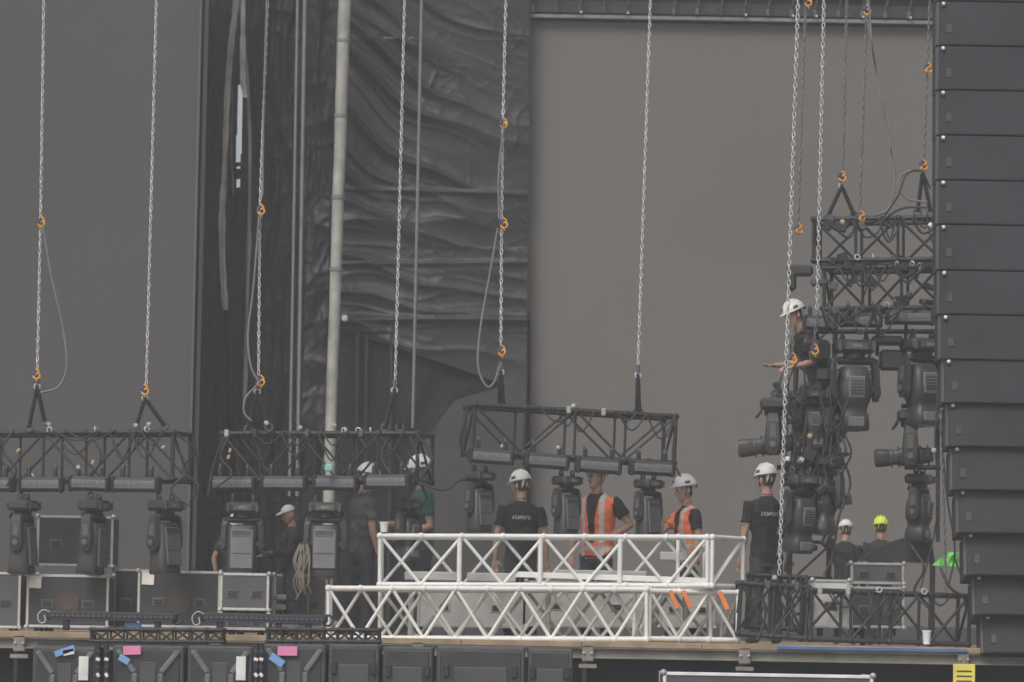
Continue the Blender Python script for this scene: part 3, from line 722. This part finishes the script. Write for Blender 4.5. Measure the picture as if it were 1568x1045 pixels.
def human(name,px,top,y,face=0,shirt=TB_,vest=False,hat=HATW,armR=None,armL=None,hy=0,hp=0,lean=(0,0),hair=HAIR,print_=False,base=0.0,longs=False,H=None,cap=False,legs=None):
    base_z=base; tz=W(px,top,y).z-base_z; k=tz/1.86 if H is None else H
    parts=[]
    def add(pts,rx,ry,tag,side=None): parts.append(([Vector(p) for p in pts],list(rx),list(ry),tag,side))
    lx,ly=lean
    def tl(p):
        p=Vector(p); t=max(0,p.z-.95); return Vector((p.x+lx*t,p.y+ly*t,p.z-0.15*abs(ly)*t))
    zs=[.86,.90,1.0,1.12,1.25,1.36,1.43,1.475,1.51]
    ex=1.08 if vest else 1.0
    add([tl((0,0.005*(i%2),z)) for i,z in enumerate(zs)],[q*ex for q in(.165,.172,.168,.165,.185,.198,.185,.125,.07)],[q*ex for q in(.115,.122,.12,.118,.125,.125,.11,.085,.06)],'shirt')
    add([(0,0,.80),(0,0,.86),(0,0,.95)],(.13,.155,.155),(.10,.112,.11),'pant')
    add([tl((0,0,1.45)),tl((0,-.005,1.52)),tl((0,-.015,1.60))],(.06,.055,.052),(.06,.058,.055),'skin')
    lg=legs or {-1:((-.10,-.01,.50),(-.12,.02,.09)),1:((.10,-.01,.50),(.12,.02,.09))}
    for s in(-1,1):
        kn,an=Vector(lg[s][0]),Vector(lg[s][1]); hp_=Vector((s*.085,0,.88))
        add([hp_,(hp_+kn)/2,kn,kn+(an-kn)*.35,an],(.09,.082,.065,.066,.055),(.095,.088,.07,.07,.058),'pant')
        f=an+Vector((0,0,-.05)); add([f+Vector((0,.05,.01)),f+Vector((0,0,.01)),f+Vector((s*.015,-.10,-.005)),f+Vector((s*.02,-.18,-.015))],(.035,.042,.046,.03),(.045,.045,.035,.022),'shoe')
    for s,arm in((-1,armR),(1,armL)):
        arm=arm or ((s*.18,.03,-1),(s*.05,-.25,-1))
        sh=tl((s*.185,0,1.425)); el=sh+Vector(arm[0]).normalized()*UA; wr=el+Vector(arm[1]).normalized()*FA
        u=(el-sh).normalized(); f=(wr-el).normalized()
        se=1.0 if longs else .62
        add([tl((s*.12,0,1.43)),sh,sh+u*.1,sh+u*UA*se],(.055,.07,.066,.062),(.055,.07,.066,.062),'shirt')
        add([sh+u*.1,sh+u*.22,el,el+f*.07,el+f*.16,wr],(.042,.042,.038,.041,.034,.024),(.045,.044,.04,.043,.034,.027),'shirt' if longs else 'skin')
        if longs: add([el,el+f*.07,el+f*.22],(.05,.052,.04),(.05,.052,.04),'shirt')
        side=f.cross(Vector((0,1,0))); 
        if side.length<.2: side=f.cross(Vector((0,0,1)))
        if len(arm)>3: side=Vector(arm[3])
        side=(side-f*side.dot(f)).normalized(); nrm=side.cross(f)
        hd=f if len(arm)<3 or arm[2] is None else Vector(arm[2]).normalized()
        side=(side-hd*side.dot(hd)).normalized(); nrm=side.cross(hd)
        add([wr,wr+hd*.03,wr+hd*.075,wr+hd*.09],(.026,.036,.042,.036),(.02,.017,.015,.012),'skin',side)
        for i,(o,ln) in enumerate(((-.032,.07),(-.011,.08),(.011,.076),(.032,.06))):
            b0=wr+hd*.08+side*o; dd=(hd+side*o*3).normalized()
            p1=b0+dd*ln*.4; p2=p1+(dd+nrm*.5).normalized()*ln*.35; p3=p2+(dd+nrm*1.2).normalized()*ln*.3
            add([b0,p1,p2,p3],(.0095,.009,.0085,.007),(.0095,.009,.0085,.007),'skin')
        t0=wr+hd*.025-side*.028; t1=t0+(hd*.6-side*.8).normalized()*.035; t2=t1+(hd-side*.35+nrm*.3).normalized()*.035
        add([t0,t1,t2],(.013,.011,.009),(.013,.011,.009),'skin')
    HC=tl((0,-.015,1.56)); HR=rotz(math.radians(hy))@rotx(math.radians(hp))
    def h(p): return HC+HR@(Vector(p)-Vector((0,0,1.56)))
    hp_pts=[(0,-.035,1.555),(0,-.03,1.585),(0,-.018,1.625),(0,-.008,1.67),(0,0,1.715),(0,.005,1.76),(0,.005,1.795)]
    parts.append(([h(p) for p in hp_pts],[.030,.052,.066,.073,.076,.066,.03],[.035,.062,.082,.092,.097,.085,.04],'head',HR@Vector((1,0,0))))
    parts.append(([h((0,-.095,1.695)),h((0,-.108,1.67)),h((0,-.118,1.65)),h((0,-.098,1.64))],[.009,.012,.017,.012],[.009,.012,.014,.01],'skin',None))
    for s in(-1,1): parts.append(([h((s*.076,.01,1.645)),h((s*.082,.012,1.67)),h((s*.078,.016,1.70))],[.010,.013,.010],[.012,.018,.012],'skin',HR@Vector((1,0,0))))
    parts.append(([h((0,-.07,1.58)),h((0,-.088,1.585))],[.028,.018],[.018,.012],'skin',None))
    b=MB(); frames=[]
    for pts,rx,ry,tag,side in parts:
        rings=[]; n=14; fr=[]
        sd=side or Vector((1,0,0))
        P=list(pts); t0=(P[1]-P[0]).normalized(); t1=(P[-1]-P[-2]).normalized()
        P2=[P[0]-t0*min(rx[0],ry[0])*.55]+P+[P[-1]+t1*min(rx[-1],ry[-1])*.55]; RX=[rx[0]*.5]+rx+[rx[-1]*.5]; RY=[ry[0]*.5]+ry+[ry[-1]*.5]
        if tag=='shirt' : P2=P;RX=rx;RY=ry
        for i,p in enumerate(P2):
            t=(P2[min(i+1,len(P2)-1)]-P2[max(i-1,0)]).normalized()
            u=sd-t*sd.dot(t)
            if u.length<.15: u=Vector((0,1,0))-t*t.y
            u.normalize(); v=t.cross(u)
            rings.append([p+u*math.cos(2*math.pi*q/n)*RX[i]+v*math.sin(2*math.pi*q/n)*RY[i] for q in range(n)]); fr.append((p,u,v,RX[i],RY[i]))
        b.loft(rings,SKIN,True); frames.append((fr,tag))
    me=bpy.data.meshes.new("tmp"); me.from_pydata(b.v,[],b.f)
    bm=bmesh.new(); bm.from_mesh(me); bmesh.ops.remove_doubles(bm,verts=bm.verts[:],dist=1e-5); bmesh.ops.recalc_face_normals(bm,faces=bm.faces[:]); bm.to_mesh(me); bm.free()
    to=bpy.data.objects.new("tmp",me); sc.collection.objects.link(to)
    md=to.modifiers.new("r",'REMESH'); md.mode='VOXEL'; md.voxel_size=.0075
    sm=to.modifiers.new("s",'SMOOTH'); sm.factor=.5; sm.iterations=2
    dg=bpy.context.evaluated_depsgraph_get(); ev=to.evaluated_get(dg); m2=bpy.data.meshes.new_from_object(ev)
    bpy.data.objects.remove(to)
    nv=len(m2.vertices); co=np.empty(nv*3); m2.vertices.foreach_get("co",co); co=co.reshape(-1,3)
    np_=len(m2.polygons); fc=np.empty(np_*3); m2.polygons.foreach_get("center",fc); fc=fc.reshape(-1,3)
    best=np.full(np_,1e9); tagi=np.zeros(np_,int)
    tags=['shirt','pant','skin','shoe','head','hair','vest','refl','print']
    for fr,tag in frames:
        for i in range(len(fr)-1):
            (p,u,v,rx,ry),(p2,_,_,rx2,ry2)=fr[i],fr[i+1]
            d=np.array(p2-p); L2=max(d@d,1e-9); t=np.clip(((fc-np.array(p))@d)/L2,0,1)
            q=fc-(np.array(p)+t[:,None]*d); along=np.abs(((fc-np.array(p))@d)/L2-t)*math.sqrt(L2)
            a=(q@np.array(u))/(rx+(rx2-rx)*t); c=(q@np.array(v))/(ry+(ry2-ry)*t)
            val=(np.sqrt(a*a+c*c)-1)*min(rx,ry)+along*.8
            val=np.abs(val)
            sel=val<best; best[sel]=val[sel]; tagi[sel]=tags.index(tag)
    Ri=np.array(HR.transposed()); hl=(fc-np.array(HC))@Ri.T+np.array([0,0,1.56])
    ishead=tagi==4
    hairm=ishead&(((hl[:,1]>.025)&(hl[:,2]>1.62))|(hl[:,2]>1.745))
    tagi[hairm]=5
    tx=fc[:,0]-lx*np.clip(fc[:,2]-.95,0,9); ty=fc[:,1]-ly*np.clip(fc[:,2]-.95,0,9); tz_=fc[:,2]
    if vest:
        arms=(np.abs(tx)>.20)&(tz_<1.40)|(np.abs(tx)>.215)
        v_=(tagi==0)&(~arms)&(~((ty<0)&(np.abs(tx)<.035+.10*np.clip(tz_-1.2,0,1)*1.5)&(tz_>1.0)))
        tagi[v_]=6
        r_=v_&((np.abs(np.abs(tx)-.105)<.024)|(np.abs(tz_-1.06)<.025)|(np.abs(tz_-.94)<.022))
        tagi[r_]=7
    if print_:
        pr=(tagi==0)&(ty>.05)&(np.abs(tz_-1.335)<.022)&(np.abs(tx)<.10)&(np.sin(tx*230)+.8*np.sin(tx*97+tz_*160)>-.25)
        tagi[pr]=8
    isc=np.zeros(nv,bool); pv=np.empty(len(m2.loops),int); m2.loops.foreach_get("vertex_index",pv)
    ls=np.array([p.loop_total for p in m2.polygons]); ft=np.repeat(tagi,ls); isc[pv[(ft==0)|(ft==1)|(ft>=6)]]=True
    m2.update(); nr=np.empty(nv*3); m2.vertices.foreach_get("normal",nr); nr=nr.reshape(-1,3)
    sd_=random.random()*50
    for i in np.nonzero(isc)[0]:
        x_,y_,z_=co[i]; a=ridge(x_*5+z_*3.5+sd_,z_*7-x_*4,y_*5)*.013+nz3(x_*16,z_*13+y_*9,sd_)*.008
        co[i]+=nr[i]*(a-.003)
    m2.vertices.foreach_set("co",co.reshape(-1))
    pal=[shirt,PANT,SKIN,SHOE,SKIN,hair,VORG,REFL,PRINT]
    for m in pal: m2.materials.append(m)
    m2.polygons.foreach_set("material_index",tagi.astype(np.int32)); m2.polygons.foreach_set("use_smooth",np.ones(np_,bool)); m2.update()
    ob=bpy.data.objects.new(name,m2); sc.collection.objects.link(ob)
    X=W(px,top+100,y).x
    ob.matrix_world=Matrix.LocRotScale(Vector((X,y,base_z)),Matrix.Rotation(math.radians(face),3,'Z').to_quaternion(),(k,k,k))
    def child(bb,nm):
        o=bb.build(nm,xf=Matrix.Identity(4)); o.parent=ob; return o
    fb=MB()
    for s in(-1,1):
        fb.ell(h((s*.030,-.086,1.683)),(.013,.008,.008),PAPER,HR,nu=8,nv=6); fb.ell(h((s*.030,-.092,1.683)),(.006,.004,.006),EYE,HR,nu=8,nv=6)
        fb.path([h((s*.015,-.096,1.703)),h((s*.046,-.085,1.702))],.004,hair,5)
    fb.path([h((-.022,-.094,1.615)),h((0,-.100,1.617)),h((.022,-.094,1.615))],.005,LIP,6); child(fb,"face_features")
    if hat:
        hb=MB(); R=HR@rotx(.06)
        if cap:
            hb.ell(h((0,.0,1.735)),(.088,.108,.085),hat,R,nu=20,nv=8,zmin=0.0); hb.ell(h((0,-.12,1.737)),(.07,.075,.012),hat,R@rotx(.15),nu=14,nv=6)
        else:
            hb.ell(h((0,.0,1.735)),(.112,.138,.125),hat,R,nu=24,nv=10,zmin=0.0)
            hb.ell(h((0,-.012,1.738)),(.118,.150,.012),hat,R,nu=24,nv=6)
            hb.ell(h((0,-.125,1.735)),(.075,.055,.012),hat,R@rotx(.2),nu=14,nv=6)
            hb.ell(h((0,0,1.75)),(.018,.13,.125),hat,R,nu=12,nv=8)
            for s in(-1,1):
                hb.ell(h((s*.045,.0,1.75)),(.009,.12,.115),hat,R,nu=10,nv=8); hb.path([h((s*.085,.0,1.73)),h((s*.075,-.02,1.64)),h((0,-.07,1.562))],.006,BLK,5)
                hb.box(h((s*.108,.0,1.775)),(.012,.06,.03),GRYP,R,bv=.004)
            hb.box(h((0,.125,1.73)),(.06,.03,.045),BLK2,R,bv=.008)
            hb.box(h((0,-.132,1.79)),(.04,.012,.03),BLU,R@rotx(-.5),bv=.003)
        child(hb,"hard_hat")
    return ob
human("construction_worker",556,708,.9,face=115,shirt=TG,hy=10,hp=12,armR=((-.15,-.05,-1),(0,-.3,-1)),armL=((.2,-.1,-1),(.0,-.5,-1)),hair=HAIR)
human("construction_worker",646,697,1.0,face=-75,shirt=TGR,hy=5,hp=5,armL=((.15,.1,-1),(-.2,-1,-.35)),armR=((-.15,-.2,-1),(0,-1,.1)))
human("construction_worker",798,720,1.1,face=180,shirt=TB_,hy=45,hp=8,print_=True,armL=((.28,.02,-1),(.05,-.15,-1)),armR=((-.28,.02,-1),(-.05,-.15,-1)))
human("construction_worker",914,704,.7,face=-28,shirt=TB_,vest=True,hy=-20,armL=((.62,.25,-.85),(-.75,-.2,-.45),(-.9,-.1,-.2)),armR=((-.3,.05,-1),(.05,-.3,-1)))
human("construction_worker",1052,727,1.0,face=-70,shirt=TB_,vest=True,hy=-5,hp=6,armR=((-.1,-.75,-.7),(.12,-.15,1)),armL=((.3,.1,-1),(-.1,-.3,-1)))
human("construction_worker",1174,710,1.2,face=195,shirt=TB_,hy=20,hp=5,print_=True,armL=((.2,.02,-1),(.05,-.25,-1)),armR=((-.2,.02,-1),(-.05,-.25,-1)))
human("construction_worker",1294,795,4.5,face=170,shirt=TB_,hy=10,hp=10)
human("construction_worker",1348,790,4.5,face=185,shirt=HOOD,hat=HATY)
human("construction_worker",446,768,1.0,face=-70,shirt=HOOD,hair=GHAIR,cap=True,longs=True,hp=18,hy=10,armR=((-.1,-.4,-1),(0,-1,-.2)),armL=((.1,-.3,-1),(0,-1,.0)))
human("construction_worker",356,785,1.6,face=20,shirt=HOOD,hat=HATW,hp=25,armR=((-.45,-.1,-1),(.1,-.2,-1)))
# rigger crouching among the hanging fixtures
bz=W(1240,690,.75).z-.12
human("rigger",1256,482,.75,face=-68,shirt=TB_,base=bz,hat=HATW,hp=22,hy=-8,lean=(0,-.42),H=.96,armR=((-.15,-.05,-1),(.1,-1,-.10)),armL=((.1,.0,-1),(-.1,-1,-.25)),legs={-1:((-.14,-.30,.60),(-.13,.02,.26)),1:((.14,-.22,.56),(.13,.10,.22))})
b=MB(); b.box((W(1256,690,.75).x,.8,bz+.08),(.6,.45,.03),BLK,bv=.005)
for q in(-.2,.2): b.tube((W(1256,690,.75).x+q,.95,bz+.1),(W(1256,690,.75).x+q,1.3,bz+.5),.012,BLK)
b.build("access_platform")
print("objs",len(bpy.data.objects))
